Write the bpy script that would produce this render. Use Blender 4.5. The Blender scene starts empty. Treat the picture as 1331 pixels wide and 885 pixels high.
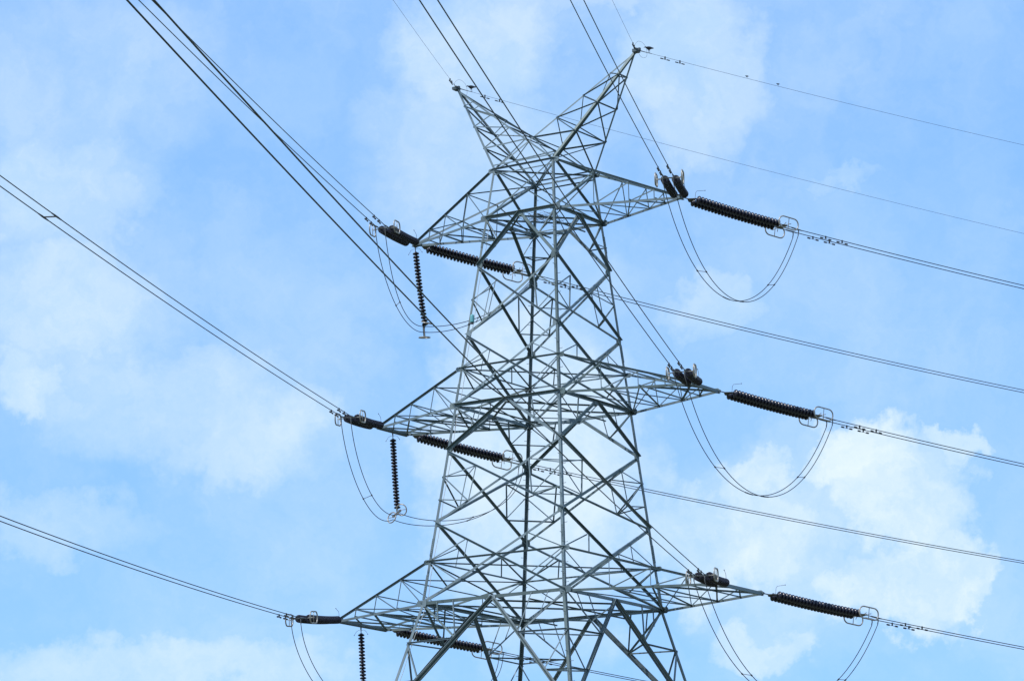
import bpy, math, random
from mathutils import Vector, Matrix
random.seed(7)
R = math.radians
scene = bpy.context.scene
GZ = 1.6                      # height of the camera above the ground; fitted heights are relative to it

# ------------------------------------------------------------------ camera
cd = bpy.data.cameras.new('camera')
cam = bpy.data.objects.new('camera', cd)
scene.collection.objects.link(cam)
cd.sensor_width = 36.0
cd.lens = 4278.4 / 1331.0 * 36.0
cd.clip_start = 0.5
cd.clip_end = 20000
cam.matrix_world = (Matrix.Translation((0, 0, GZ)) @ Matrix.Rotation(R(90) + 0.22428, 4, 'X')
                    @ Matrix.Rotation(0.00482, 4, 'Z'))
scene.camera = cam

# ------------------------------------------------------------------ sun and sky
SUN_EL, SUN_AZ = R(52), R(236)          # azimuth clockwise from +Y: behind the camera, to its left
sl = bpy.data.lights.new('sun', 'SUN')
sl.energy = 2.7
sl.angle = R(0.6)
sl.color = (1.0, 0.985, 0.95)
sun = bpy.data.objects.new('sun', sl)
scene.collection.objects.link(sun)
sdir = Vector((math.sin(SUN_AZ) * math.cos(SUN_EL), math.cos(SUN_AZ) * math.cos(SUN_EL), math.sin(SUN_EL)))
sun.rotation_euler = sdir.to_track_quat('Z', 'Y').to_euler()
sun.location = (0, 0, 80)

w = bpy.data.worlds.new('World')
scene.world = w
w.use_nodes = True
nt = w.node_tree
nt.nodes.clear()
def N(t, **kw):
    n = nt.nodes.new(t)
    for k, v in kw.items():
        setattr(n, k, v)
    return n
def L(a, b):
    nt.links.new(a, b)
def wmath(op, a, b=None, clamp=False):
    n = N('ShaderNodeMath', operation=op, use_clamp=clamp)
    for i, v in enumerate((a, b)):
        if v is None: continue
        if isinstance(v, (int, float)): n.inputs[i].default_value = v
        else: L(v, n.inputs[i])
    return n.outputs[0]
def wramp(v, lo, hi, a=0.0, b=1.0):
    n = N('ShaderNodeMapRange', interpolation_type='SMOOTHSTEP')
    L(v, n.inputs[0])
    n.inputs[1].default_value = lo; n.inputs[2].default_value = hi
    n.inputs[3].default_value = a; n.inputs[4].default_value = b
    return n.outputs[0]
out = N('ShaderNodeOutputWorld')
bg = N('ShaderNodeBackground')
bg.inputs[1].default_value = 0.11
L(bg.outputs[0], out.inputs[0])
sky = N('ShaderNodeTexSky', sky_type='NISHITA')
sky.sun_disc = False
sky.sun_elevation = SUN_EL
sky.sun_rotation = SUN_AZ
sky.altitude = 0
sky.air_density = 1.0
sky.dust_density = 0.25
sky.ozone_density = 1.6
tc = N('ShaderNodeTexCoord')
D = tc.outputs['Generated']             # view direction
def noise(scale, detail, rough, vec, dist=0.0, off=(0, 0, 0)):
    m = N('ShaderNodeMapping')
    L(vec, m.inputs[0])
    m.inputs['Location'].default_value = off
    n = N('ShaderNodeTexNoise')
    n.inputs['Scale'].default_value = scale
    n.inputs['Detail'].default_value = detail
    n.inputs['Roughness'].default_value = rough
    n.inputs['Distortion'].default_value = dist
    L(m.outputs[0], n.inputs['Vector'])
    return n
# direction wobbled by noise, so that cloud edges billow
nz = noise(24.0, 7, 0.64, D)
sub = N('ShaderNodeVectorMath', operation='SUBTRACT')
L(nz.outputs['Color'], sub.inputs[0]); sub.inputs[1].default_value = (0.5, 0.5, 0.5)
scl = N('ShaderNodeVectorMath', operation='SCALE')
L(sub.outputs[0], scl.inputs[0]); scl.inputs['Scale'].default_value = 0.042
add = N('ShaderNodeVectorMath', operation='ADD')
L(D, add.inputs[0]); L(scl.outputs[0], add.inputs[1])
nzf = noise(75.0, 5, 0.6, D, off=(5.1, 2.2, 8.3))
subf = N('ShaderNodeVectorMath', operation='SUBTRACT')
L(nzf.outputs['Color'], subf.inputs[0]); subf.inputs[1].default_value = (0.5, 0.5, 0.5)
sclf = N('ShaderNodeVectorMath', operation='SCALE')
L(subf.outputs[0], sclf.inputs[0]); sclf.inputs['Scale'].default_value = 0.020
addf = N('ShaderNodeVectorMath', operation='ADD')
L(add.outputs[0], addf.inputs[0]); L(sclf.outputs[0], addf.inputs[1])
DW = addf.outputs[0]
def banks(items, vec, soft):
    """cumulus banks: (azimuth deg, elevation deg, half width deg, half height deg, weight)"""
    tot = None
    for az, el, hw, hh, wt in items:
        c = Vector((math.sin(R(az)) * math.cos(R(el)), math.cos(R(az)) * math.cos(R(el)), math.sin(R(el))))
        rx = Vector((math.cos(R(az)), -math.sin(R(az)), 0))
        up = rx.cross(c).normalized()
        d = N('ShaderNodeVectorMath', operation='SUBTRACT')
        L(vec, d.inputs[0]); d.inputs[1].default_value = c
        def dot(v, s):
            n = N('ShaderNodeVectorMath', operation='DOT_PRODUCT')
            L(d.outputs[0], n.inputs[0]); n.inputs[1].default_value = v / s
            return n.outputs['Value']
        x, y, z = dot(rx, R(hw)), dot(up, R(hh)), dot(c, 0.6)
        r2 = wmath('ADD', wmath('ADD', wmath('MULTIPLY', x, x), wmath('MULTIPLY', y, y)), wmath('MULTIPLY', z, z))
        f = wramp(r2, 1.0 + soft, max(0.0, 1.0 - soft), 0.0, wt)
        tot = f if tot is None else wmath('MAXIMUM', tot, f)
    return tot
SOFT = [(5.4, 9.4, 3.0, 2.2, .55), (-7.8, 17.2, 3.0, 1.9, .46), (-7.9, 15.4, 1.9, 1.2, .60), (-8.2, 13.4, 2.2, 1.6, .58), (-6.1, 11.7, 2.6, 1.3, .56),
        (-8.6, 11.8, .9, .6, .66), (-4.5, 11.1, 1.7, 1.0, .60), (-7.8, 9.5, 1.9, .6, .46), (-6.4, 7.1, 4.6, .6, .58),
        (0.5, 10.7, 2.1, 3.3, .80), (-0.5, 18.0, 1.6, 1.5, .62), (3.2, 17.4, 1.5, 1.7, .66), (1.6, 18.9, 1.4, .5, .5), (-0.9, 16.1, 2.3, 1.6, .55),
        (6.2, 15.5, .7, .28, .50), (5.6, 15.4, .4, .25, .48), (3.5, 13.4, 1.0, .7, .55), (-4.5, 17.2, 1.7, 1.2, .36),
        (0.6, 13.6, 1.9, 1.6, .50), (7.5, 12.4, 1.4, .7, .25), (-3.2, 9.2, 1.6, .5, .30), (30, 25, 16, 9, .7), (-34, 20, 15, 8, .7),
        (60, 14, 22, 7, .8), (-70, 16, 24, 8, .8), (120, 18, 30, 9, .8), (180, 22, 30, 10, .8), (-125, 17, 26, 9, .8)]
HARD = [(4.6, 10.5, .85, .65, .80), (6.4, 10.7, .95, .75, .90), (7.2, 10.0, 1.2, 1.2, .86), (7.8, 11.0, .6, .35, .86),
        (4.5, 9.4, 1.7, 1.0, .72), (7.8, 8.7, .85, .65, .88), (6.8, 8.5, 1.5, .8, .78), (3.4, 9.4, 1.3, 1.2, .68),
        (4.6, 7.6, 1.1, .45, .55), (20, 12, 5, 3, .9), (-24, 11, 6, 3, .9),
        (45, 9, 8, 3, .9), (-50, 10, 9, 4, .9), (150, 12, 12, 4, .9), (-155, 11, 12, 4, .9)]
m_soft = banks(SOFT, DW, 1.0)
m_hard = banks(HARD, DW, 0.85)
n1 = noise(9.0, 7, 0.6, DW, off=(3.1, 1.7, 0.4)).outputs[0]
n2 = noise(34.0, 8, 0.66, DW, off=(0.3, 4.7, 2.4)).outputs[0]
n3 = noise(17.0, 8, 0.66, DW, off=(7.3, 0.7, 5.4)).outputs[0]
def eroded(m, n, amp, lo, hi, top):
    return wramp(wmath('ADD', m, wmath('MULTIPLY', wmath('SUBTRACT', n, 0.5), amp)), lo, hi, 0.0, top)
veil = wramp(wmath('ADD', wmath('MULTIPLY', n1, 0.55), wmath('MULTIPLY', n3, 0.45)), 0.38, 0.66, 0.0, 0.30)
soft2 = eroded(m_soft, n3, 0.62, 0.06, 1.05, 0.95)
hard2 = eroded(m_hard, n2, 0.80, 0.08, 1.10, 1.0)
mask = wmath('MAXIMUM', wmath('MAXIMUM', soft2, hard2), veil, clamp=True)
# sky colour and cloud colour
skyc = N('ShaderNodeMix', data_type='RGBA', blend_type='MULTIPLY')
skyc.inputs['Factor'].default_value = 1.0
L(sky.outputs[0], skyc.inputs['A'])
skyc.inputs['B'].default_value = (0.82, 1.10, 1.36, 1)   # the photograph's cool white balance
# thin high haze that evens the blue out over the sky
hz = N('ShaderNodeMix', data_type='RGBA')
hz.inputs['Factor'].default_value = 0.72
L(skyc.outputs['Result'], hz.inputs['A'])
hz.inputs['B'].default_value = (1.86, 3.66, 6.7, 1)
mix = N('ShaderNodeMix', data_type='RGBA')
L(mask, mix.inputs['Factor'])
L(hz.outputs['Result'], mix.inputs['A'])
lit = N('ShaderNodeMix', data_type='RGBA')       # brighter tops and greyer hollows in the cloud itself
L(wramp(noise(26.0, 7, 0.62, DW, off=(1.3, 9.1, 3.7)).outputs[0], 0.34, 0.64), lit.inputs['Factor'])
lit.inputs['A'].default_value = (4.1, 5.40, 6.6, 1)
lit.inputs['B'].default_value = (5.5, 6.32, 6.8, 1)
L(lit.outputs['Result'], mix.inputs['B'])
L(mix.outputs['Result'], bg.inputs[0])

scene.view_settings.view_transform = 'Standard'
scene.view_settings.look = 'None'
scene.view_settings.exposure = 0.5
scene.view_settings.gamma = 1.0
scene.view_settings.use_curve_mapping = False

# ------------------------------------------------------------------ materials
def mat(name, base, rough=0.5, metal=0.0, noise_scale=None, amp=0.25, base2=None, tint=False, bump=0.0):
    m = bpy.data.materials.new(name)
    m.use_nodes = True
    t = m.node_tree
    b = t.nodes['Principled BSDF']
    b.inputs['Base Color'].default_value = (*base, 1)
    b.inputs['Roughness'].default_value = rough
    b.inputs['Metallic'].default_value = metal
    if noise_scale:
        co = t.nodes.new('ShaderNodeTexCoord')
        n = t.nodes.new('ShaderNodeTexNoise')
        n.inputs['Scale'].default_value = noise_scale
        n.inputs['Detail'].default_value = 6
        t.links.new(co.outputs['Object'], n.inputs['Vector'])
        r = t.nodes.new('ShaderNodeMapRange')
        r.inputs[1].default_value = 0.3; r.inputs[2].default_value = 0.7
        t.links.new(n.outputs[0], r.inputs[0])
        mx = t.nodes.new('ShaderNodeMix'); mx.data_type = 'RGBA'
        t.links.new(r.outputs[0], mx.inputs['Factor'])
        b2 = base2 or tuple(c * (1 - amp) for c in base)
        mx.inputs['A'].default_value = (*b2, 1)
        mx.inputs['B'].default_value = (*base, 1)
        res = mx.outputs['Result']
        if tint:
            at = t.nodes.new('ShaderNodeAttribute')
            at.attribute_name = 'weathering_and_shade'
            mm = t.nodes.new('ShaderNodeMix'); mm.data_type = 'RGBA'; mm.blend_type = 'MULTIPLY'
            mm.inputs['Factor'].default_value = 1
            t.links.new(res, mm.inputs['A'])
            t.links.new(at.outputs['Color'], mm.inputs['B'])
            res = mm.outputs['Result']
        t.links.new(res, b.inputs['Base Color'])
        rr = t.nodes.new('ShaderNodeMapRange')
        rr.inputs[3].default_value = rough - 0.1; rr.inputs[4].default_value = rough + 0.12
        t.links.new(n.outputs[0], rr.inputs[0])
        t.links.new(rr.outputs[0], b.inputs['Roughness'])
        if bump:
            bp = t.nodes.new('ShaderNodeBump'); bp.inputs['Strength'].default_value = bump
            t.links.new(n.outputs[0], bp.inputs['Height'])
            t.links.new(bp.outputs[0], b.inputs['Normal'])
    return m
M = dict(
    steel=mat('galvanised_steel', (.168, .212, .226), .50, .2, 1.7, .22, (.112, .148, .158), True),
    fitting=mat('forged_fittings', (.15, .155, .16), .5, .3, 9, .3),
    ring=mat('corona_ring_metal', (.40, .37, .33), .42, .5, 7, .2),
    disc=mat('brown_porcelain', (.020, .018, .034), .24, 0, 12, .3),
    cap=mat('insulator_caps', (.16, .16, .16), .5, .4, 12, .3),
    wire=mat('weathered_conductor', (.055, .057, .055), .55, .35, 25, .3),
    wire_old=mat('green_grey_conductor', (.050, .056, .045), .6, .3, 25, .3),
    damper=mat('damper_weights', (.06, .06, .065), .5, .3, 20, .3),
    cable=mat('pale_cable', (.55, .55, .53), .6, 0, 8, .2),
    canister=mat('turquoise_enamel', (.14, .42, .46), .45, 0, 10, .2),
    black=mat('black_plastic', (.03, .03, .03), .5, 0, 10, .2),
    feather=mat('dark_feathers', (.035, .032, .036), .7, 0, 30, .5),
    leg=mat('bird_leg_skin', (.25, .24, .22), .6, 0, 30, .3),
    twig=mat('dry_twigs', (.17, .13, .09), .8, 0, 15, .4),
    concrete=mat('footing_concrete', (.36, .35, .33), .85, 0, 4, .25),
    grass=mat('field_grass', (.075, .095, .035), .9, 0, .35, .5, (.11, .10, .055), bump=.4),
    gravel=mat('gravel_pad', (.28, .26, .23), .9, 0, 3.0, .4, bump=.6),
)

# ------------------------------------------------------------------ mesh helpers
class MB:
    def __init__(s):
        s.v = []; s.f = []; s.c = []
    def tint(s, n0, col):
        s.c.extend([col] * (len(s.v) - n0))
    def prism(s, p, q, prof, ex, ey, col=(1, 1, 1), caps=()):
        n0 = len(s.v); k = len(prof)
        for base in (p, q):
            for a, b in prof:
                s.v.append(base + ex * a + ey * b)
        for i in range(k):
            j = (i + 1) % k
            s.f.append((n0 + i, n0 + j, n0 + k + j, n0 + k + i))
        for cp in caps:
            s.f.append(tuple(n0 + i for i in reversed(cp)))
            s.f.append(tuple(n0 + k + i for i in cp))
        s.tint(n0, col)
    def angle(s, p, q, w, ex, ey, col=None, t=None):
        """steel angle: heel on the line p-q, one flange along ex, the other along ey"""
        t = t or max(0.008, w * 0.11)
        s.prism(p, q, [(0, 0), (w, 0), (w, t), (t, t), (t, w), (0, w)], ex, ey, col or steel_tint(),
                ((0, 1, 2, 3), (0, 3, 4, 5)))
    def box(s, p, q, w, h, ref=Vector((0, 0, 1)), col=(1, 1, 1)):
        d = (q - p).normalized()
        x = d.cross(ref)
        if x.length < 1e-4: x = d.cross(Vector((1, 0, 0)))
        x.normalize(); y = x.cross(d).normalized()
        s.prism(p, q, [(-w / 2, -h / 2), (w / 2, -h / 2), (w / 2, h / 2), (-w / 2, h / 2)], x, y, col, ((0, 1, 2, 3),))
    def tube(s, pts, r, seg=8, closed=False, col=(1, 1, 1)):
        n0 = len(s.v); n = len(pts)
        prev = None
        for i, p in enumerate(pts):
            if closed: d = pts[(i + 1) % n] - pts[i - 1]
            else: d = pts[min(i + 1, n - 1)] - pts[max(i - 1, 0)]
            d.normalize()
            if prev is None:
                x = d.cross(Vector((0, 0, 1)))
                if x.length < 1e-3: x = d.cross(Vector((1, 0, 0)))
            else:
                x = prev - d * prev.dot(d)
            x.normalize(); prev = x
            y = d.cross(x)
            rr = r[i] if isinstance(r, (list, tuple)) else r
            for k in range(seg):
                a = 2 * math.pi * k / seg
                s.v.append(p + x * (rr * math.cos(a)) + y * (rr * math.sin(a)))
        for i in range(n if closed else n - 1):
            for k in range(seg):
                a = n0 + i * seg + k; b = n0 + i * seg + (k + 1) % seg
                j = (i + 1) % n
                c = n0 + j * seg + (k + 1) % seg; e = n0 + j * seg + k
                s.f.append((a, b, c, e))
        if not closed:
            s.f.append(tuple(n0 + k for k in reversed(range(seg))))
            s.f.append(tuple(n0 + (n - 1) * seg + k for k in range(seg)))
        s.tint(n0, col)
    def lathe(s, prof, seg, o=Vector(), ax=None, col=(1, 1, 1)):
        """prof: (radius, height) pairs turned about the axis ax from o"""
        ax = (ax or Vector((0, 0, 1))).normalized()
        x = ax.cross(Vector((0, 0, 1)))
        if x.length < 1e-3: x = Vector((1, 0, 0))
        x.normalize(); y = ax.cross(x)
        n0 = len(s.v)
        for r, h in prof:
            for k in range(seg):
                a = 2 * math.pi * k / seg
                s.v.append(o + ax * h + x * (r * math.cos(a)) + y * (r * math.sin(a)))
        for i in range(len(prof) - 1):
            for k in range(seg):
                k2 = (k + 1) % seg
                s.f.append((n0 + i * seg + k, n0 + i * seg + k2, n0 + (i + 1) * seg + k2, n0 + (i + 1) * seg + k))
        s.f.append(tuple(n0 + k for k in reversed(range(seg))))
        s.f.append(tuple(n0 + (len(prof) - 1) * seg + k for k in range(seg)))
        s.tint(n0, col)
    def poly(s, pts, nrm, t, col=(1, 1, 1)):
        """flat plate of thickness t"""
        n0 = len(s.v); k = len(pts)
        for p in pts: s.v.append(p - nrm * t / 2)
        for p in pts: s.v.append(p + nrm * t / 2)
        s.f.append(tuple(n0 + i for i in reversed(range(k))))
        s.f.append(tuple(n0 + k + i for i in range(k)))
        for i in range(k):
            j = (i + 1) % k
            s.f.append((n0 + i, n0 + j, n0 + k + j, n0 + k + i))
        s.tint(n0, col)
    def build(s, name, m, parent=None, smooth=False):
        me = bpy.data.meshes.new(name)
        me.from_pydata([tuple(v) for v in s.v], [], s.f)
        me.update()
        ca = me.color_attributes.new('weathering_and_shade', 'FLOAT_COLOR', 'POINT')  # weathering tint per member, plus the shade painted on the horn tip plates
        flat = []
        for c in s.c: flat.extend((c[0], c[1], c[2], 1.0))
        ca.data.foreach_set('color', flat)
        import bmesh
        bm = bmesh.new(); bm.from_mesh(me)
        bmesh.ops.recalc_face_normals(bm, faces=bm.faces)
        bm.to_mesh(me); bm.free()
        if smooth:
            me.polygons.foreach_set('use_smooth', [True] * len(me.polygons))
        me.materials.append(m)
        o = bpy.data.objects.new(name, me)
        scene.collection.objects.link(o)
        if parent: set_parent(o, parent)
        return o
def set_parent(o, parent):
    o.parent = parent
    o.matrix_parent_inverse = WORLD[parent.name].inverted()
WORLD = {}
def empty(name, loc, label, cat, group=None):
    o = bpy.data.objects.new(name, None)
    scene.collection.objects.link(o)
    o.location = loc
    o.empty_display_size = 0.3
    WORLD[o.name] = Matrix.Translation(loc)
    tag(o, label, cat, group)
    return o
def part(mb, name, m, parent, smooth=False, label=None):
    o = mb.build(name, m, parent, smooth)
    WORLD[o.name] = Matrix.Identity(4)
    if label: o['label'] = label
    return o
def tag(o, label, cat, group=None):
    o['label'] = label; o['category'] = cat
    if group: o['group'] = group
def steel_tint():
    r = random.random()
    g = 1.0 + random.uniform(-.16, .14)
    if r < .30: return (g * .72, g * .78, g * .74)      # dull, greenish lengths
    if r < .40: return (g * .98, g * .97, g * .92)      # warmer, older zinc
    return (g * .97, g, g * 1.03)

# ------------------------------------------------------------------ the ground
def sheet(name, x0, x1, y0, y1, z, m, nx, ny, amp=0.0):
    mb = MB()
    for j in range(ny + 1):
        for i in range(nx + 1):
            x = x0 + (x1 - x0) * i / nx; y = y0 + (y1 - y0) * j / ny
            mb.v.append(Vector((x, y, z + amp * (math.sin(x * .021) * math.cos(y * .017)))))
    for j in range(ny):
        for i in range(nx):
            a = j * (nx + 1) + i
            mb.f.append((a, a + 1, a + nx + 2, a + nx + 1))
    mb.tint(0, (1, 1, 1))
    o = mb.build(name, m); o['kind'] = 'structure'
    return o
sheet('ground', -4000, 4000, -4000, 4000, 0.0, M['grass'], 8, 8)
sheet('gravel_pad', -9, 12, 120, 142, 0.02, M['gravel'], 2, 2)

# ------------------------------------------------------------------ the tower
YAW = -0.623795976
TX, TY = 1.30317, 131.25205
CY, SY = math.cos(YAW), math.sin(YAW)
def W(x, y, z):                 # tower axes (x along the arms, y along the line) to world
    return Vector((CY * x - SY * y + TX, SY * x + CY * y + TY, z + GZ))
XT = Vector((CY, SY, 0)); YT = Vector((-SY, CY, 0)); UP = Vector((0, 0, 1))
Z = {1: 37.0826, 2: 34.9863, 3: 32.9254, 4: 30.0207, 5: 28.6461, 6: 27.0850, 7: 25.2029, 8: 22.2574, 9: 20.6846,
     10: 18.9863, 11: 14.1863, 12: 7.2, 13: -1.35}
A1, A2, A10, SL = 1.5098, 1.7278, 3.472, 0.240
def hw(z):                      # half width of the body at height z
    if z >= Z[2]: return A2 + (A1 - A2) * (z - Z[2]) / (Z[1] - Z[2])
    if z >= Z[10]: return A10 + (A2 - A10) * (z - Z[10]) / (Z[2] - Z[10])
    return A10 + SL * (Z[10] - z)
CORN = {'W': (-1, -1), 'F': (1, -1), 'E': (1, 1), 'B': (-1, 1)}
def C(k, z):
    a = hw(z); return W(CORN[k][0] * a, CORN[k][1] * a, z)
# faces seen from outside: left corner, right corner, outward normal
FACES = [('W', 'F', -YT), ('F', 'E', XT), ('E', 'B', YT), ('B', 'W', -XT)]

tower = empty('lattice_tower', W(0, 0, -GZ), 'tall grey galvanised lattice pylon with two horned peaks and six crossarms', 'pylon')

def member(mb, p, q, w, n, out=False, shift=0.0, trim=0.0, col=None):
    """brace in a plane with normal n; the standing flange is at its upper edge, outward or inward"""
    d = (q - p); ln = d.length; d.normalize()
    if trim: p = p + d * trim; q = q - d * trim
    e = n.cross(d).normalized()
    if e.z < 0 or (abs(e.z) < .02 and e.x < 0): e = -e
    sh = n * (shift + random.uniform(-.004, .004)) + e * (w * .5)
    mb.angle(p + sh, q + sh, w, -e, n if out else -n, col)

LEG_MB = {}
def gusset(mb, c, n, up, w, h, off=.012):
    r = n.cross(up).normalized()
    pts = [c + r * a * w + up * b * h + n * off for a, b in
           ((-.5, -.28), (-.3, -.5), (.3, -.5), (.5, -.28), (.5, .28), (.3, .5), (-.3, .5), (-.5, .28))]
    mb.poly(pts, n, .012, steel_tint())

# legs
for k, (sx, sy) in CORN.items():
    mb = MB()
    zs = [Z[1] + .05, Z[2], Z[6], Z[10], Z[11], Z[12], Z[13]]
    sz = [.095, .10, .115, .13, .15, .16]
    for i in range(6):
        p, q = C(k, zs[i]), C(k, zs[i + 1])
        if i == 0: p = C(k, zs[0])
        mb.angle(q, p, sz[i], -XT * sx, -YT * sy, steel_tint() if i else (1, 1, 1), t=.014 + .001 * i)
    # splice cover angles with their bolt heads
    for z in (Z[2] - .9, Z[4] - .5, Z[6] + .55, Z[8] - 1.0, Z[9] - .9, Z[10] + .5, 12.0, 4.0):
        d = (C(k, z - .01) - C(k, z)).normalized()
        p = C(k, z); o_ = (XT * sx + YT * sy) * .011
        mb.angle(p - d * .36 + o_, p + d * .36 + o_, .105, -XT * sx, -YT * sy, (.92, .95, .97), t=.010)
        for j in range(9):
            pp = p + d * (-.32 + .08 * j) + o_
            for fl, nn in ((-XT * sx, YT * sy), (-YT * sy, XT * sx)):
                c0 = pp + fl * .055
                mb.lathe([(.014, 0), (.014, .016)], 6, c0, nn, (.8, .8, .8))
    if k in 'FB':               # step bolts on two opposite legs
        z = Z[1] - .2; s_ = 1
        while z > 2.0:
            c0 = C(k, z)
            dd = (XT * sx if s_ > 0 else YT * sy)
            base = c0 + (-(YT * sy) if s_ > 0 else -(XT * sx)) * .05
            mb.tube([base, base + dd * .15, base + dd * .15 + UP * .025], .010, 5, col=(.7, .7, .7))
            z -= .40; s_ = -s_
    LEG_MB[k] = mb
    fb = MB()
    c0 = C(k, Z[13])
    fb.box(c0 - UP * .30, c0 + UP * .10, 1.0, 1.0, ref=XT)
    fb.box(c0 + UP * .097, c0 + UP * .22, .62, .62, ref=XT)
    part(fb, 'footing', M['concrete'], tower)

def lerp(a, b, t): return a + (b - a) * t
def panel(face_i, zt, zb, kind, wd, wr, opts=()):
    l, r, n = FACES[face_i]
    xface = face_i in (1, 3)
    tl, tr, bl, br = C(l, zt), C(r, zt), C(l, zb), C(r, zb)
    clusters = [MB(), MB()]; diags = []; cur = [clusters[0]]
    upv = ((tl + tr) * .5 - (bl + br) * .5).normalized()
    nn = (tr - tl).cross(upv).normalized()
    if nn.dot(n) < 0: nn = -nn
    if kind == 'X':
        for p, q, o_ in ((tl, br, True), (tr, bl, False)):
            mb = MB(); member(mb, p, q, wd, nn, out=o_, shift=.016 if o_ else -.026, trim=.03); diags.append(mb)
    elif kind == 'K':
        mid = (tl + tr) * .5
        for q, o_ in ((bl, not xface), (br, xface)):
            mb = MB(); member(mb, mid, q, wd, nn, out=o_, shift=.014, trim=.03); diags.append(mb)
        gusset(diags[0], mid - upv * .05, nn, upv, .34, .20, .022)
    elif kind == 'DK':          # heavy K of paired angles
        mid = (tl + tr) * .5
        for q in (bl, br):
            mb = MB(); wd = .066 if (q is br) != xface else .088
            d = (q - mid).normalized(); e = nn.cross(d).normalized()
            if e.z < 0: e = -e
            mb.angle(mid + nn * .03 + e * .02, q + nn * .03 + e * .02, wd, e, nn)
            mb.angle(mid + nn * .03 - e * .02, q + nn * .03 - e * .02, wd, -e, nn)
            mb.angle(mid - nn * .05 - e * .015, q - nn * .05 - e * .015, wd * .7, -e, -nn)
            mb.angle(mid - nn * .05 + e * .015, q - nn * .05 + e * .015, wd * .7, e, -nn)
            diags.append(mb)
        gusset(diags[0], mid - upv * .05, nn, upv, .34, .20, .034)
    def m_(p, q, wv=wr, o_=False): member(cur[0], p, q, wv, nn, out=o_, shift=random.choice((-.05, .04)))
    for o in opts:
        if o == 'legnode1':     # one node on each leg, tied to quarter points of the diagonals
            for ci_, (t, b_, ot, ob) in enumerate(((tl, bl, tr, br), (tr, br, tl, bl))):
                cur[0] = clusters[ci_]
                nd = lerp(t, b_, .48); q1 = lerp(t, ob, .24); q2 = lerp(b_, ot, .25)
                m_(nd, q1); m_(nd, q2); m_(q1, q2)
        if o == 'legnode2':     # two nodes on each leg
            for ci_, (t, b_, ot, ob) in enumerate(((tl, bl, tr, br), (tr, br, tl, bl))):
                cur[0] = clusters[ci_]
                na = lerp(t, b_, .36); nb = lerp(t, b_, .68); q1 = lerp(t, ob, .25); q2 = lerp(b_, ot, .26)
                m_(na, q1); m_(na, q2); m_(nb, q2); m_(q1, q2)
        if o == 'hang':         # ties round the crossarm level
            zm = opts[-1]
            for ci_, (k_, t, b_, ot, ob) in enumerate(((l, tl, bl, tr, br), (r, tr, br, tl, bl))):
                cur[0] = clusters[ci_]
                nd = C(k_, zm); q1 = lerp(t, ob, .25); q2 = lerp(b_, ot, .25)
                m_(nd, q1); m_(nd, q2)
                onl = C(l if k_ == r else r, zm)
                m_(q1, lerp(nd, onl, .26), wr * .8)
                if xface and k_ == l: m_(onl, q2)
        if o == 'kred':
            mid = (tl + tr) * .5
            for ci_, (t, b_) in enumerate(((tl, bl), (tr, br))):
                cur[0] = clusters[ci_]
                km = lerp(mid, b_, .5)
                m_(t, km)
                if zt > 30: m_(lerp(t, b_, .5), km)
                else: m_(lerp(t, mid, .55), km, wr * .9)
        if o == 'bigk':
            mid = (tl + tr) * .5
            for ci_, (t, b_) in enumerate(((tl, bl), (tr, br))):
                cur[0] = clusters[ci_]
                k1 = lerp(mid, b_, .33); k2 = lerp(mid, b_, .66); l1 = lerp(t, b_, .34); l2 = lerp(t, b_, .67)
                m_(t, k1, wr * 1.25); m_(l1, k1, wr, True); m_(l1, k2); m_(l2, k2, wr, True); m_(l2, lerp(mid, b_, .95))
                m_(lerp(t, mid, .45), k1, wr * .8); m_(lerp(t, mid, .22), lerp(t, k1, .5), wr * .7)
    po = part(diags[0], 'brace_panel', M['steel'], tower)
    part(diags[1], 'diagonal', M['steel'], po)
    for cl in clusters:
        if cl.v: part(cl, 'lacing', M['steel'], po)
    for k_ in (l, r):
        o_ = C(r if k_ == l else l, zb)
        c0 = C(k_, zb); t_ = (o_ - c0).normalized()
        gusset(LEG_MB[k_], c0 + t_ * .13, nn, upv, .20, .30 if wd > .06 else .2)

for i in range(4):
    xf = i in (1, 3)
    panel(i, Z[1], Z[2], 'X', .085 if xf else .055, .04)
    panel(i, Z[2], Z[3], 'K', .105, .045, ('kred',))
    panel(i, Z[3], Z[4], 'X', .092, .045, ('legnode1',))
    panel(i, Z[4], Z[6], 'X', .092, .045, ('hang', Z[5]))
    panel(i, Z[6], Z[7], 'K', .11, .048, ('kred',))
    panel(i, Z[7], Z[8], 'X', .095, .047, ('legnode2',))
    panel(i, Z[8], Z[10], 'X', .095, .048, ('hang', Z[9]))
    panel(i, Z[10], Z[11], 'DK', .085, .058, ('bigk',))
    panel(i, Z[11], Z[12], 'X', .11, .06, ('legnode2',))
    panel(i, Z[12], Z[13], 'X', .12, .06, ('legnode2',))

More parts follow.
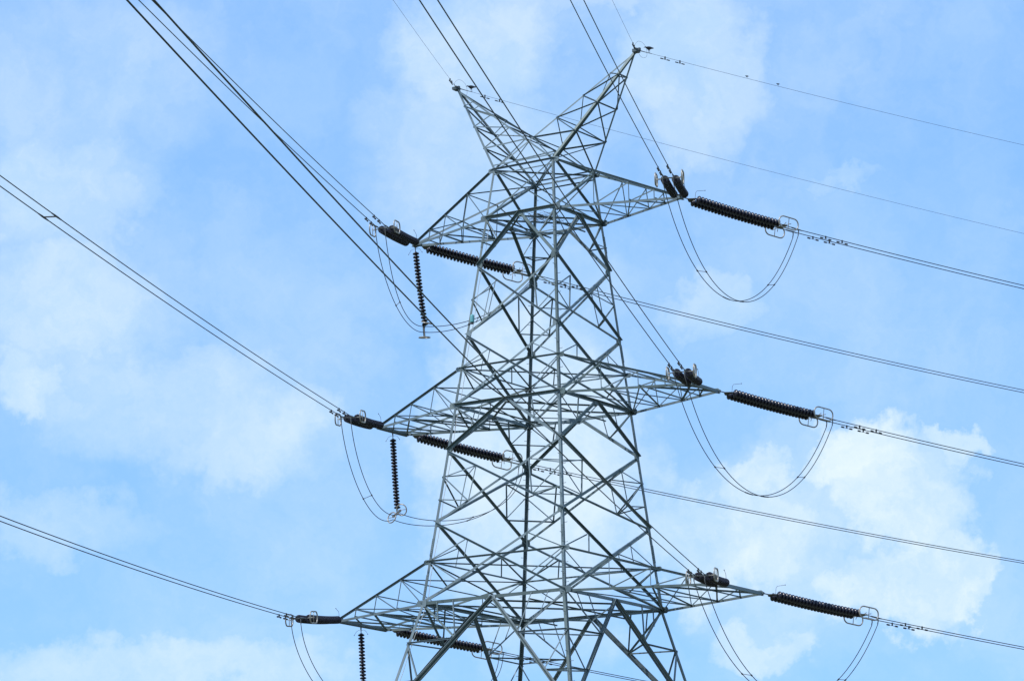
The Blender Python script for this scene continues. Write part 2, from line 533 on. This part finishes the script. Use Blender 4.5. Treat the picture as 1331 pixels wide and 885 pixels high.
# corner ties across each leg, joining the quarter points of neighbouring faces
for ci, k in enumerate('WFEB'):
    nxt, prv = 'WFEB'[(ci + 1) % 4], 'WFEB'[(ci - 1) % 4]
    def tie(p, q, wv=.042):
        d = (q - p).normalized()
        ties = MB()
        ties.angle(p, q, wv, d.cross(UP).normalized(), -UP)
        part(ties, 'corner_tie', M['steel'], tower)
    for zt, zb, lo, hi in ((3, 4, .25, None), (7, 8, .26, .25), (11, 12, .26, .25)):
        t, b_ = C(k, Z[zt]), C(k, Z[zb])
        tie(lerp(b_, C(nxt, Z[zt]), lo), lerp(b_, C(prv, Z[zt]), lo))
        if hi: tie(lerp(t, C(nxt, Z[zb]), hi), lerp(t, C(prv, Z[zb]), hi))
    for zt, zb in ((2, 3), (6, 7)):
        a = (C(k, Z[zt]) + C(nxt, Z[zt])) * .5; b_ = (C(k, Z[zt]) + C(prv, Z[zt])) * .5
        tie(lerp(a, C(k, Z[zb]), .5), lerp(b_, C(k, Z[zb]), .5))
    a = (C(k, Z[10]) + C(nxt, Z[10])) * .5; b_ = (C(k, Z[10]) + C(prv, Z[10])) * .5
    for t in (.33, .66):
        tie(lerp(a, C(k, Z[11]), t), lerp(b_, C(k, Z[11]), t), .055)

# horizontal frames at the crossarm levels
def girdle(lv, wb, wp, full=True):
    z = Z[lv]
    red = MB()
    cs = {k: C(k, z) for k in 'WFEB'}
    mids = {f: (cs[f[0]] + cs[f[1]]) * .5 for f in ('WF', 'FE', 'EB', 'BW')}
    def pm(p, q, wv, dz=0.0):
        d = (q - p).normalized(); e = d.cross(UP).normalized()
        o_ = UP * (dz + random.uniform(-.006, .006))
        red.angle(p + o_, q + o_, wv, e, -UP)
    pm(cs['W'], cs['E'], wp, -.03); pm(cs['F'], cs['B'], wp * 1.35, -.08)
    if full:
        for a, b in (('WF', 'FE'), ('FE', 'EB'), ('EB', 'BW'), ('BW', 'WF')):
            pm(mids[a], mids[b], wp, -.13)
        for t in (.25, .75):
            pm(lerp(cs['W'], cs['F'], t), lerp(cs['B'], cs['E'], t), wp * .8, -.2)
    g = part(red, 'girdle', M['steel'], tower)
    for l, r, n in FACES:
        mb = MB()
        p, q = cs[l], cs[r]
        d = (q - p).normalized()
        o_ = n * .004 + UP * (wb * .5)
        mb.angle(p + o_, q + o_, wb, -UP, n if lv != 10 else -n)
        if lv == 1 and n in (FACES[0][2], FACES[2][2]):
            mb.angle(p - UP * .2 + n * .01, q - UP * .2 + n * .01, wb * .7, -UP, -n)
            mb.angle(p + UP * .2 + n * .01, q + UP * .2 + n * .01, wb * .7, -UP, -n)
        part(mb, 'girdle_beam', M['steel'], g)
girdle(1, .07, .06, False)
girdle(2, .125, .06)
girdle(5, .065, .05, False)
girdle(6, .125, .062)
girdle(9, .07, .05, False)
girdle(10, .135, .065)

# crossarms
ARMS = [(1, 1, 2, 6.6962, .05), (2, 5, 6, 7.7677, .9247), (3, 9, 10, 9.2565, 1.5904)]
def cross_arm(sx, idx, zu, zl, xt, wt):
    zu_, zl_ = Z[zu], Z[zl]
    au, al = hw(zu_), hw(zl_)
    UFp, UBp = W(sx * au, -au, zu_), W(sx * au, au, zu_)
    LFp, LBp = W(sx * al, -al, zl_), W(sx * al, al, zl_)
    TF, TB = W(sx * xt, -wt, zl_), W(sx * xt, wt, zl_)
    fr = [0, .32, .6, .8] if idx < 3 else [0, .30, .57, .8]
    lac = MB()
    outn = XT * sx
    def lm(p, q, wv, ref=UP):
        d = (q - p).normalized(); e = d.cross(ref)
        if e.length < .05: e = d.cross(YT)
        e.normalize(); f = d.cross(e).normalized()
        if f.z > 0: f = -f
        j = Vector((random.uniform(-.006, .006), random.uniform(-.006, .006), random.uniform(-.006, .006)))
        lac.angle(p + j, q + j, wv, e, f)
    u = lambda s, i: lerp((UFp, UBp)[s], (TF, TB)[s], fr[i])
    l = lambda s, i: lerp((LFp, LBp)[s], (TF, TB)[s], fr[i])
    for s in (0, 1):
        for i in (1, 2, 3):
            lm(u(s, i), l(s, i), .034 if i < 3 else .04)
            lm(u(s, i), l(s, i - 1), .05)
    for i in (1, 2, 3):
        lm(l(0, i), l(1, i), .062 if i == 2 else .055, YT)
        lm(u(0, i), u(1, i), .048, YT)
    lm(l(0, 1), l(1, 0), .05); lm(l(1, 1), l(0, 0), .045); lm(l(0, 2), l(1, 1), .05); lm(l(1, 2), l(0, 1), .045)
    lm(u(0, 1), u(1, 0), .042); lm(u(1, 2), u(0, 1), .040); lm(u(0, 3), u(1, 2), .036)
    if wt > .3:
        lm(l(0, 2), TB, .07); lm(l(1, 2), TF, .065); lm(l(0, 2), l(1, 0), .06)
        lm(l(0, 3), lerp(TF, TB, .5), .05); lm(l(1, 3), lerp(TF, TB, .5), .05)
    else:
        lm(l(0, 2), l(1, 3), .045)
    a = part(lac, 'cross_arm', M['steel'], tower)
    for base, tip, wv, upper, s in ((UFp, TF, .085, True, 0), (UBp, TB, .085, True, 1), (LFp, TF, .10, False, 0), (LBp, TB, .10, False, 1)):
        mb = MB()
        sy = -YT if s == 0 else YT
        d = (tip - base).normalized()
        e = (sy - d * sy.dot(d)).normalized()
        f = d.cross(e).normalized()
        if f.z > 0: f = -f
        tz = UP * (.05 if upper else 0)
        if upper: mb.angle(base + tz - e * wv * .4, tip + tz - e * wv * .4, wv, e, f)
        elif s == 1: mb.angle(base - e * wv * .3, tip - e * wv * .3, wv, e, f)
        else: mb.angle(base + tz, tip + tz, wv, -e, f)
        part(mb, 'chord', M['steel'], a)
    g = MB()
    for s, tp in ((0, TF), (1, TB)):
        for b_, hh in ((l(s, 0), .26), (u(s, 0), .2)):
            gusset(LEG_MB[{(-1, 0): 'W', (1, 0): 'F', (1, 1): 'E', (-1, 1): 'B'}[(sx, s)]], b_ + (tp - b_).normalized() * .12, (-YT if s == 0 else YT), UP, .3, hh, .016)
    c0 = (TF + TB) * .5
    for s in (-1, 1):
        tp = TF if s < 0 else TB
        gusset(g, tp - outn * .10 - UP * .0, YT * s, UP, .34, .20, .012)
    g.box(TF - YT * .10 - UP * .03 - outn * .02, TB + YT * .10 - UP * .03 - outn * .02, .11, .12, UP, steel_tint())
    g.box(TF - YT * .10 - UP * .105 + outn * .035, TB + YT * .10 - UP * .105 + outn * .035, .09, .012, UP, steel_tint())
    part(g, 'tip_beam', M['steel'], a)
for sx in (-1, 1):
    for a in ARMS: cross_arm(sx, *a)
for k in 'WFEB': part(LEG_MB[k], 'leg', M['steel'], tower)

# the two horns that carry the earth wires
XP, ZP = 4.5774, 41.4775
def peak(sx):
    tip = W(sx * XP, 0, ZP)
    oF, oB = W(sx * A1, -A1, Z[1]), W(sx * A1, A1, Z[1])
    iF, iB = W(-sx * A1, -A1, Z[1]), W(-sx * A1, A1, Z[1])
    oT = [.21, .47, .735]; iT = [.18, .37, .555, .72]
    lac = MB()
    def lm(p, q, wv):
        d = (q - p).normalized(); e = d.cross(UP).normalized(); f = d.cross(e)
        if f.z > 0: f = -f
        lac.angle(p, q, wv, e, f)
    O = [[lerp(tip, b, t) for t in oT] + [b] for b in (oF, oB)]
    I = [[lerp(tip, b, t) for t in iT] + [b] for b in (iF, iB)]
    for s in (0, 1):
        o_, i_ = O[s], I[s]
        lm(i_[0], o_[0], .04); lm(i_[1], o_[0], .045); lm(i_[1], o_[1], .045); lm(i_[2], o_[1], .045)
        lm(i_[2], o_[2], .05); lm(i_[3], o_[2], .06); lm(i_[3], o_[3], .05)
    for k in range(3):
        lm(O[0][k], O[1][k], .045)
        lm(O[0][k], O[1][k + 1], .05)
    lm(O[0][3], O[1][2], .04)
    for k in range(3):
        lm(I[0][k], I[1][k + 1], .034)
        lm(I[0][k + 1], I[1][k + 1], .034)
    pk = part(lac, 'earthwire_horn', M['steel'], tower)
    for b, wv, sy, ox in ((oF, .095, -YT, 1), (oB, .08, YT, 1), (iF, .062, -YT, -1), (iB, .062, YT, -1)):
        mb = MB()
        d = (tip - b).normalized()
        e = (sy - d * sy.dot(d)).normalized(); f = (XT * sx * ox); f = (f - d * f.dot(d) - e * f.dot(e)).normalized()
        mb.angle(b, tip, wv, -e, -f)
        part(mb, 'horn_leg', M['steel'], pk)
    g = MB()
    g.box(tip - YT * .14 + UP * .01, tip + YT * .14 + UP * .01, .22, .13, UP, (.45, .48, .5))  # dark tints on the tip blocks paint their shade into the colour
    g.box(tip + UP * .06 - XT * sx * .16, tip + UP * .06 + XT * sx * .2, .10, .10, UP, (.4, .42, .45))
    part(g, 'tip_plate', M['steel'], pk)
peak(-1); peak(1)

# small things fixed to the near left leg
mb = MB()
pts = []
for i in range(40):
    z = Z[2] - .5 - i * .8
    if z < -1: break
    pts.append(C('W', z) + XT * (.20 + .03 * math.sin(i * 1.7)) + YT * .06)
mb.tube(pts, .011, 6)
part(mb, 'earthing_cable', M['cable'], tower)
cb = MB()
zc = 30.52
c0 = C('W', zc) + XT * .26 - YT * .08
cb.lathe([(.05, .0), (.080, .012), (.082, .03), (.082, .27), (.072, .31), (.040, .335), (.01, .34)], 14, c0)
can = part(cb, 'canister', M['canister'], tower, True, 'small turquoise canister with a black base on the leg')
bb = MB(); bb.lathe([(.055, -.07), (.06, -.06), (.06, .004)], 14, c0); bb.box(c0 - UP * .03, C('W', zc) - UP * .03, .04, .05)
part(bb, 'canister_base', M['black'], can)

# twigs caught in the upper girdle
nb = MB()
nc = W(-.25, .1, Z[2] + .12)
for i in range(46):
    a = random.uniform(0, 6.28); r_ = random.uniform(.15, .8)
    pts = []
    bend = random.uniform(-1.4, 1.4); ln = random.uniform(.5, 1.3); h0 = random.uniform(-.06, .2)
    dx, dy = math.cos(a + 1.2), math.sin(a + 1.2)
    for j in range(7):
        t = j / 6 - .5
        pts.append(nc + Vector((math.cos(a) * r_ * 1.1 + dx * ln * t - dy * bend * t * t * .6,
                                math.sin(a) * r_ * .8 + dy * ln * t + dx * bend * t * t * .6,
                                h0 + .12 * math.sin(j + i) * .5 + .25 * abs(t) * random.uniform(0, .6))))
    nb.tube(pts, .006, 4)
o = nb.build('twig_nest', M['twig'])
tag(o, 'loose tangle of thin twigs caught in the girdle below the two horns', 'nest')

# ------------------------------------------------------------------ insulators, conductors, jumpers
# bundle: attachment point, clamp point, bearing, slope and sag of the wire from the clamp (fitted in metres)
LINES = {
 ('near', 'right', 1): ((6.738, 127.341, 34.986), (5.958, 121.934, 34.351), (188.434, -0.092, 0.00043)),
 ('near', 'left', 1): ((-4.132, 135.163, 34.986), (-5.388, 129.843, 34.382), (190.115, -0.0625, 0.000373)),
 ('near', 'right', 2): ((7.176, 126.114, 27.085), (6.288, 120.726, 26.431), (189.088, -0.0693, 0.000288)),
 ('near', 'left', 2): ((-5.542, 135.039, 27.085), (-6.65, 129.692, 26.428), (190.46, -0.0572, 0.000352)),
 ('near', 'right', 3): ((8.11, 124.864, 18.986), (6.907, 119.519, 18.506), (189.831, -0.0539, 0.000269)),
 ('near', 'left', 3): ((-7.139, 135.368, 18.986), (-8.529, 130.089, 18.32), (192.422, -0.0604, 0.000473)),
 ('far', 'right', 1): ((6.738, 127.341, 34.986), (11.545, 129.92, 34.282), (62.236, -0.0995, 0.000922)),
 ('far', 'left', 1): ((-4.132, 135.163, 34.986), (0.83, 137.407, 34.218), (61.836, -0.1176, 0.001021)),
 ('far', 'right', 2): ((8.148, 127.465, 27.085), (12.83, 130.288, 26.487), (62.038, -0.1085, 0.000939)),
 ('far', 'left', 2): ((-4.461, 136.54, 27.085), (0.405, 138.979, 26.301), (62.182, -0.1049, 0.000803)),
 ('far', 'right', 3): ((9.745, 127.136, 18.986), (14.461, 129.903, 18.39), (62.062, -0.1031, 0.000934)),
 ('far', 'left', 3): ((-5.281, 137.95, 18.986), (-0.413, 140.424, 18.326), (61.892, -0.1188, 0.000942)),
}
EARTH = {
 ('near', 'right'): ((5.018, 128.578, 41.478), (188.296, -0.0925, 0.000449)),
 ('near', 'left'): ((-2.412, 133.926, 41.478), (188.142, -0.0874, 0.00047)),
 ('far', 'right'): ((5.018, 128.578, 41.478), (63.536, -0.094, 0.000856)),
 ('far', 'left'): ((-2.412, 133.926, 41.478), (63.239, -0.1162, 0.000663)),
}
LEVEL = {1: 'top', 2: 'middle', 3: 'bottom'}
def V(t): return Vector((t[0], t[1], t[2] + GZ))

def disc_mesh(rad, pitch, name):
    mb = MB()
    p = pitch
    # cap, shed with a drooping rim, ribs below, pin
    mb.lathe([(.030, -p * .52), (.055, -p * .50), (.068, -p * .42), (.072, -p * .34), (rad * .58, -p * .28), (rad * .88, -p * .15),
              (rad * .985, -p * .02), (rad, p * .10), (rad * .985, p * .20), (rad * .90, p * .20), (rad * .80, p * .15),
              (rad * .74, p * .32), (rad * .66, p * .17), (rad * .52, p * .33), (rad * .42, p * .20), (.055, p * .28),
              (.034, p * .36), (.030, p * .52)], 20)
    me_o = mb.build(name, M['disc'], None, True)
    me = me_o.data
    bpy.data.objects.remove(me_o)
    return me
DISC_T = disc_mesh(.162, .158, 'insulator_disc')
DISC_P = disc_mesh(.138, .134, 'insulator_disc')
def disc_row(parent, start, direction, n, pitch, me, curve=None):
    """hardware rod as the string, each disc its own child"""
    rod = MB()
    pts = [start + direction * (pitch * (i - .5)) + (curve(i / n) if curve else Vector()) for i in range(n + 1)]
    rod.tube(pts, .016, 6)
    st = part(rod, 'disc_string', M['cap'], parent)
    for i in range(n):
        p = pts[i].lerp(pts[i + 1], .5)
        d = (pts[i + 1] - pts[i]).normalized()
        o = bpy.data.objects.new('insulator_disc', me)
        scene.collection.objects.link(o)
        o.matrix_world = Matrix.Translation(p) @ d.to_track_quat('Z', 'Y').to_matrix().to_4x4()
        o.parent = st
    return pts[-1]
def racetrack(c, ex, ey, a, b, n=12):
    """a loop with straight sides and rounded ends"""
    pts = []
    r = b * .92; fl = a - r
    for sx, sy, a0 in ((1, 1, 0), (-1, 1, 90), (-1, -1, 180), (1, -1, 270)):
        for i in range(n // 2 + 1):
            t = R(a0 + 90 * i / (n // 2))
            pts.append(c + ex * (sx * fl + r * math.cos(t)) + ey * (sy * (b - r) + r * math.sin(t)))
    return pts

def tension_set(key):
    side, circ, lv = key
    a, c, wv = LINES[key]
    a, c = V(a), V(c)
    d = (c - a).normalized()
    lat = d.cross(UP).normalized()
    if lat.y > 0: lat = -lat                 # towards the inside of the line's corner
    if side == 'near' and lat.x < 0: lat = -lat
    vert = lat.cross(d).normalized()
    if vert.z < 0: vert = -vert
    tilt = lat + UP * (.04 if side == 'far' else 0.0)
    lab = 'paired string of dark brown discs pulling %s from the %s %s crossarm' % (
        'towards the viewer' if side == 'near' else 'away to the right', LEVEL[lv], circ)
    t = empty('tension_insulator', a, lab, 'insulator', 'tension insulator sets')
    hd = MB()
    hd.tube([a, a + d * .16], .030, 8); hd.tube([a + d * .14, a + d * .34], .022, 8)
    hd.box(a + d * .10 - vert * .05, a + d * .10 + vert * .05, .06, .07)
    part(hd, 'shackle', M['fitting'], t)
    HS, WS = .215, .20                        # half spacing of the strings and of the wires
    y1 = a + d * .36
    yk = MB()
    yk.poly([y1 - d * .06, y1 + tilt * (HS + .05) + d * .17, y1 + tilt * (HS + .05) + d * .24, y1 - tilt * (HS + .05) + d * .24, y1 - tilt * (HS + .05) + d * .17],
            vert, .022)
    part(yk, 'yoke_plate', M['damper'], t)
    n, pt = 25, .158
    ends = []
    for s in (-1, 1):
        st = y1 + d * .34 + tilt * (HS * s)
        lk = MB(); lk.tube([y1 + tilt * (HS * s) + d * .19, st], .018, 6)
        part(lk, 'link', M['fitting'], t)
        ends.append(disc_row(t, st, d, n, pt, DISC_T, lambda u: -UP * (.03 * 4 * u * (1 - u))))
    y2 = y1 + d * (.34 + n * pt + .02)
    yk = MB()
    q = y2 + d * .12
    tl2 = lat + UP * (.06 if side == 'far' else 0)
    yk.poly([q + tilt * (HS + .05) - d * .05, q + tilt * (HS + .05) + d * .03, q + tl2 * (WS + .04) + d * .16, q - tl2 * (WS + .04) + d * .16,
             q - tilt * (HS + .05) + d * .03, q - tilt * (HS + .05) - d * .05], vert, .022)
    for s, e in zip((-1, 1), ends): yk.tube([e, q + tilt * (HS * s)], .018, 6)
    part(yk, 'yoke_plate', M['fitting'], t)
    for s in (-1, 1):
        cl = MB()
        p0 = q + tl2 * (WS * s) + d * .13; p1 = c + lat * (WS * s)
        cl.tube([p0, lerp(p0, p1, .5)], .017, 6)
        cl.tube([lerp(p0, p1, .42), lerp(p0, p1, .55), p1, p1 + d * .20], [.026, .032, .032, .020], 8)
        cl.tube([p1, p1 - UP * .10 + d * .02, p1 - UP * .24 - d * .01], .022, 8)
        part(cl, 'dead_end_clamp', M['fitting'], t)
        rg = MB()
        rc = y2 + d * .16 + lat * (s * (HS + .30)) + UP * (.03 if s > 0 else -.06)
        rg.tube(racetrack(rc, d, vert, .46, .235), .028, 8, True)
        for k in (-.12, .12):
            rg.tube([rc - vert * .24 * (1 if k > 0 else -1) * 0 + d * k + vert * 0, q + tilt * (HS * s)], .014, 6)
        rg.tube([rc + d * .0 - vert * .25, rc + d * .0 + vert * .25], .014, 6)
        part(rg, 'corona_ring', M['ring'], t, True)
    hn = MB()
    h0 = y1 + tilt * HS + d * .18
    hn.tube([h0, h0 + vert * .26, h0 + vert * .34 + d * .05, h0 + vert * .46 + d * .42], .008, 6)
    hn.lathe([(.004, -.02), (.02, -.012), (.02, .012), (.004, .02)], 8, h0 + vert * .46 + d * .42, UP)
    part(hn, 'arcing_horn', M['fitting'], t)
    return d, lat, WS

def damper(mb, p, d, r_w=.034, arm=.21):
    """clamp on the wire, a messenger below it with a weight at each end"""
    mb.box(p + UP * .03, p - UP * .10, .05, .04, ref=d)
    c = p - UP * .09
    mb.tube([c - d * arm, c - d * arm * .5 + UP * -.005, c + d * arm * .5 - UP * .005, c + d * arm], .008, 5)
    for s in (-1, 1):
        mb.lathe([(.012, -.075), (r_w, -.06), (r_w, .045), (r_w * .6, .075)], 8, c + d * (arm * s * .95), d * s)

RES = {}
def bundle(key):
    side, circ, lv = key
    a, c, (b, m_, k_) = LINES[key]
    d, lat0, WS = RES[key]
    c = V(c)
    h = Vector((math.sin(R(b)), math.cos(R(b)), 0))
    lat = h.cross(UP).normalized()
    if lat.dot(lat0) < 0: lat = -lat
    smax = 118 if side == 'far' else 190
    if side == 'near':
        lab = 'pair of dark cables sweeping up past the viewer from the %s %s crossarm' % (LEVEL[lv], circ)
    else:
        lab = 'pair of thin dark cables leaving to the right from the %s %s crossarm' % (LEVEL[lv], circ)
    t = empty('conductor_pair', c, lab, 'power line', 'twin conductors of the line')
    pos = lambda s, o: c + h * s + lat * o + UP * (m_ * s + k_ * s * s)
    nst = 90
    for sg in (-1, 1):
        mb = MB()
        mb.tube([pos(smax * (i / nst) ** 1.15, WS * sg) for i in range(nst + 1)], .0165, 7)
        part(mb, 'conductor', M['wire_old'] if key == ('near', 'right', 3) else M['wire'], t, True)
        for sd in ((1.15, 1.95) if side == 'far' else (1.0, 1.9)):
            dm = MB(); sd += .18 * sg
            damper(dm, pos(sd, WS * sg), (pos(sd + .5, 0) - pos(sd, 0)).normalized())
            part(dm, 'damper', M['damper'], t)
    if key == ('near', 'left', 2):
        sp = MB(); s0 = 37.6
        sp.box(pos(s0, -WS), pos(s0, WS), .03, .035)
        for sg in (-1, 1): sp.tube([pos(s0 - .45, WS * sg), pos(s0 - .1, WS * sg), pos(s0 + .1, WS * sg), pos(s0 + .45, WS * sg)], [.02, .03, .03, .02], 7)
        part(sp, 'spacer', M['damper'], t)

def bez(p0, p1, p2, p3, n):
    r_ = []
    for i in range(n + 1):
        t = i / n; u = 1 - t
        r_.append(p0 * u ** 3 + p1 * (3 * u * u * t) + p2 * (3 * u * t * t) + p3 * t ** 3)
    return r_
PILOT = {}
def pilot(lv, top, bottom):
    """single string hanging from a left arm, steadying the jumper"""
    t = empty('pilot_insulator', top, 'single vertical string of dark discs hanging below the %s left crossarm' % LEVEL[lv], 'insulator', 'hanging insulator strings')
    d = (bottom - top).normalized()
    hd = MB(); hd.tube([top + UP * .05, top + d * .28], .018, 6); hd.tube([top + d * .02, top + d * .12], .03, 8)
    part(hd, 'shackle', M['fitting'], t)
    hn = MB()
    for s in (-1, 1):
        r0 = top + d * .17; ex = XT * s
        hn.tube([r0, r0 + ex * .12 + UP * .03, r0 + ex * .24 - UP * .02, r0 + ex * .36 - UP * .17], .007, 5)
        hn.lathe([(.004, -.02), (.018, -.01), (.018, .01), (.004, .02)], 8, r0 + ex * .36 - UP * .17)
    part(hn, 'arcing_horn', M['fitting'], t)
    n = 22; pt = ((bottom - top).length - .28 - .20) / n
    e = disc_row(t, top + d * (.28 + pt * .5), d, n, pt, DISC_P, lambda u: XT * (.10 * u * u * u) if lv == 1 else XT * (.05 * u ** 3))
    ax = (UP * -.9 + XT * .1).normalized() if lv == 1 else (XT * .88 + UP * .42 - YT * .1).normalized()
    yk = MB()
    yk.tube([e, bottom], .02, 6)
    yk.box(bottom - ax * .27, bottom + ax * .27, .03, .09)
    part(yk, 'yoke_plate', M['fitting'], t)
    for s in (-1, 1):
        rg = MB()
        c0 = bottom + ax * (s * .31)
        nrm = (UP + XT * (.05 if s > 0 else .35) - YT * .1).normalized() if lv == 1 else (YT - XT * .15 * s + UP * .25 * s).normalized()
        if lv == 1 and s < 0: c0 = c0 + XT * .2
        ex = nrm.cross(YT if lv == 1 else UP).normalized(); ey = ex.cross(nrm)
        rg.tube([c0 + ex * (.235 * math.cos(2 * math.pi * i / 28)) + ey * (.235 * math.sin(2 * math.pi * i / 28)) for i in range(28)], .026, 7, True)
        rg.tube([c0 - ex * .23, c0 + ex * .23], .014, 5)
        rg.tube([c0, bottom + ax * (s * .24)], .012, 5)
        part(rg, 'corona_ring', M['ring'], t, True)
    PILOT[lv] = (bottom, ax)

for key in LINES: RES[key] = tension_set(key)
for key in LINES: bundle(key)
pilot(1, V((-4.132, 135.163, 34.93)), V((-3.71, 135.0, 31.21)))
pilot(2, V((-5.0, 135.79, 26.99)), V((-4.78, 135.6, 23.50)))
pilot(3, V((-6.25, 136.6, 18.89)), V((-6.05, 136.4, 15.35)))

def jumper(circ, lv):
    kn, kf = ('near', circ, lv), ('far', circ, lv)
    cn, cf = V(LINES[kn][1]), V(LINES[kf][1])
    dn, ln, WS = RES[kn]; df, lf, _ = RES[kf]
    if circ == 'right':
        lab = 'slack twin jumper loop hanging free below the %s right crossarm' % LEVEL[lv]
    else:
        lab = 'slack twin jumper loop held by the hanging insulator of the %s left crossarm' % LEVEL[lv]
    t = empty('jumper_loop', cn, lab, 'jumper cable', 'jumper loops')
    wires = []
    for s in (-1, 1):
        p0 = cn + ln * (WS * s) - UP * .24
        p3 = cf + lf * (WS * s) - UP * .24
        if circ == 'right':
            hgt = {1: 4.85, 2: 4.85, 3: 4.9}[lv] + (.07 if s > 0 else -.05)
            pts = bez(p0, p0 - UP * (hgt - .1) + (p3 - p0) * .22, p3 - UP * (hgt + .25) - (p3 - p0) * .31, p3, 44)
        else:
            b_, ax = PILOT[lv]
            bp = b_ + ax * ((-.13 if lv == 1 else .24) * s) - UP * (-.05 if lv == 1 else .12)
            hv = Vector((1, .35, 0)).normalized()
            low = .55 if lv == 2 else .15
            p1 = bez(p0, p0 - UP * 2.0 + hv * .25, bp - hv * .95 - UP * low, bp, 26)
            if lv == 1: p2 = bez(bp, bp + hv * 1.4 + UP * .02, p3 - UP * 1.75 - hv * 1.5, p3, 34)
            else: p2 = bez(bp, bp + hv * 1.5 - UP * .55, p3 - UP * 2.4 - hv * .2, p3, 34)
            pts = p1 + p2[1:]
        wires.append(pts)
        mb = MB(); mb.tube(pts, .0155, 7)
        part(mb, 'jumper_wire', M['wire'], t, True)
        sl_ = MB(); k = len(pts) // 2 + (0 if s < 0 else 2)
        if circ == 'right':
            sl_.tube([pts[k - 1], pts[k], pts[k + 1]], .024, 7)
            part(sl_, 'repair_sleeve', M['fitting'], t, True)
    for fr in ((.31, .80) if circ == 'right' else (.24, .72)):
        i = int(fr * (len(wires[0]) - 1))
        sp = MB(); p, q = wires[0][i], wires[1][i]
        sp.tube([p, q], .012, 6)
        for k, wr_ in ((p, wires[0]), (q, wires[1])):
            sp.tube([k.lerp(wr_[i - 1], .12), k.lerp(wr_[i + 1], .12)], .03, 7)
        part(sp, 'spacer', M['damper'], t)
for circ in ('right', 'left'):
    for lv in (1, 2, 3): jumper(circ, lv)

for (side, circ), (a, (b, m_, k_)) in EARTH.items():
    a = V(a) + UP * .06
    h = Vector((math.sin(R(b)), math.cos(R(b)), 0))
    if side == 'near': lab = 'thin earth wire rising towards the viewer from the %s horn' % circ
    else: lab = 'thin earth wire running off to the right from the %s horn' % circ
    t = empty('earth_wire', a, lab, 'earth wire', 'earth wires on the horns')
    pos = lambda s: a + h * s + UP * (m_ * s + k_ * s * s)
    smax = 118 if side == 'far' else 190
    mb = MB(); mb.tube([pos(smax * (i / 80) ** 1.15) for i in range(81)], .0062, 6)
    part(mb, 'strand', M['wire'], t, True)
    cl = MB(); cl.tube([pos(0), pos(.12), pos(.3), pos(.75)], [.035, .03, .018, .012], 8)
    cl.box(pos(.1) - UP * .06, pos(.1) + UP * .06, .06, .06, ref=h)
    part(cl, 'dead_end_clamp', M['fitting'], t)
    for sd in ((1.35, 2.05) if side == 'far' else ((1.25, 1.7) if circ == 'left' else (.75, 1.2))):
        dm = MB(); damper(dm, pos(sd), (pos(sd + .3) - pos(sd)).normalized(), .024, .16)
        part(dm, 'damper', M['damper'], t)
    if side == 'far':           # slack loop round the tip, from one earth wire to the other
        lp = MB()
        an, (bn, mn, kn) = EARTH[('near', circ)]
        hn = Vector((math.sin(R(bn)), math.cos(R(bn)), 0))
        q0 = V(an) + hn * .6; q1 = pos(.5)
        lp.tube(bez(q0, q0 + UP * .48 + h * .1, q1 + UP * .42 - hn * .1, q1, 24), .005, 5)
        lp.tube(bez(q1, q1 - UP * .32 + h * .08, q1 - UP * .36 - h * .4, pos(.12), 18), .005, 5)
        part(lp, 'bond_loop', M['wire'], t, True)

# ------------------------------------------------------------------ two birds on the earth wires
def bird(circ, s, label, size=1.3):
    a, (b, m_, k_) = EARTH[('far', circ)]
    h = Vector((math.sin(R(b)), math.cos(R(b)), 0))
    foot = V(a) + UP * (.06 + .008) + h * s + UP * (m_ * s + k_ * s * s)
    me = bpy.data.meshes.new('bird')
    # joints in the bird's own frame: x forward (towards the tower), z up
    J = [((-.02, 0, .165), .052), ((-.09, 0, .160), .046), ((-.15, 0, .158), .026), ((-.215, 0, .152), .020), ((.04, 0, .168), .050),
         ((.088, 0, .176), .030), ((.120, 0, .186), .020), ((.148, 0, .196), .023), ((.172, 0, .188), .011), ((.215, 0, .168), .005),
         ((-.015, .022, .115), .014), ((.0, .022, .06), .006), ((-.008, .022, .012), .005), ((.03, .022, .004), .004),
         ((-.015, -.022, .115), .014), ((.0, -.022, .06), .006), ((-.008, -.022, .012), .005), ((.03, -.022, .004), .004)]
    E_ = [(0, 1), (1, 2), (2, 3), (0, 4), (4, 5), (5, 6), (6, 7), (7, 8), (8, 9), (0, 10), (10, 11), (11, 12), (12, 13), (0, 14), (14, 15), (15, 16), (16, 17)]
    me.from_pydata([j[0] for j in J], E_, [])
    o = bpy.data.objects.new('bird', me)
    scene.collection.objects.link(o)
    md = o.modifiers.new('skin', 'SKIN')
    for i, (_, r) in enumerate(J):
        me.skin_vertices[0].data[i].radius = (r, r)
    me.skin_vertices[0].data[0].use_root = True
    sb = o.modifiers.new('smooth', 'SUBSURF'); sb.levels = 2; sb.render_levels = 2
    dg = bpy.context.evaluated_depsgraph_get()
    nm = bpy.data.meshes.new_from_object(o.evaluated_get(dg))
    o.modifiers.clear()
    o.data = nm
    nm.materials.clear(); nm.materials.append(M['feather'])
    nm.polygons.foreach_set('use_smooth', [True] * len(nm.polygons))
    o.location = foot
    o.rotation_euler = (0, R(12), math.atan2(-h.y, -h.x) + .25)
    o.scale = (size, size, size)
    tag(o, label, 'bird', 'birds on the earth wires')
bird('right', .62, 'dark bird perched on the earth wire beside the higher right horn')
bird('left', .72, 'dark bird perched on the earth wire beside the lower left horn')

# two small birds far out on the right earth wire
for s_, lab in ((5.25, 'tiny dark bird on the right earth wire, nearer the horn of the two'), (6.75, 'tiny dark bird on the right earth wire, farther out from the horn')):
    bird('right', s_, lab, .55)
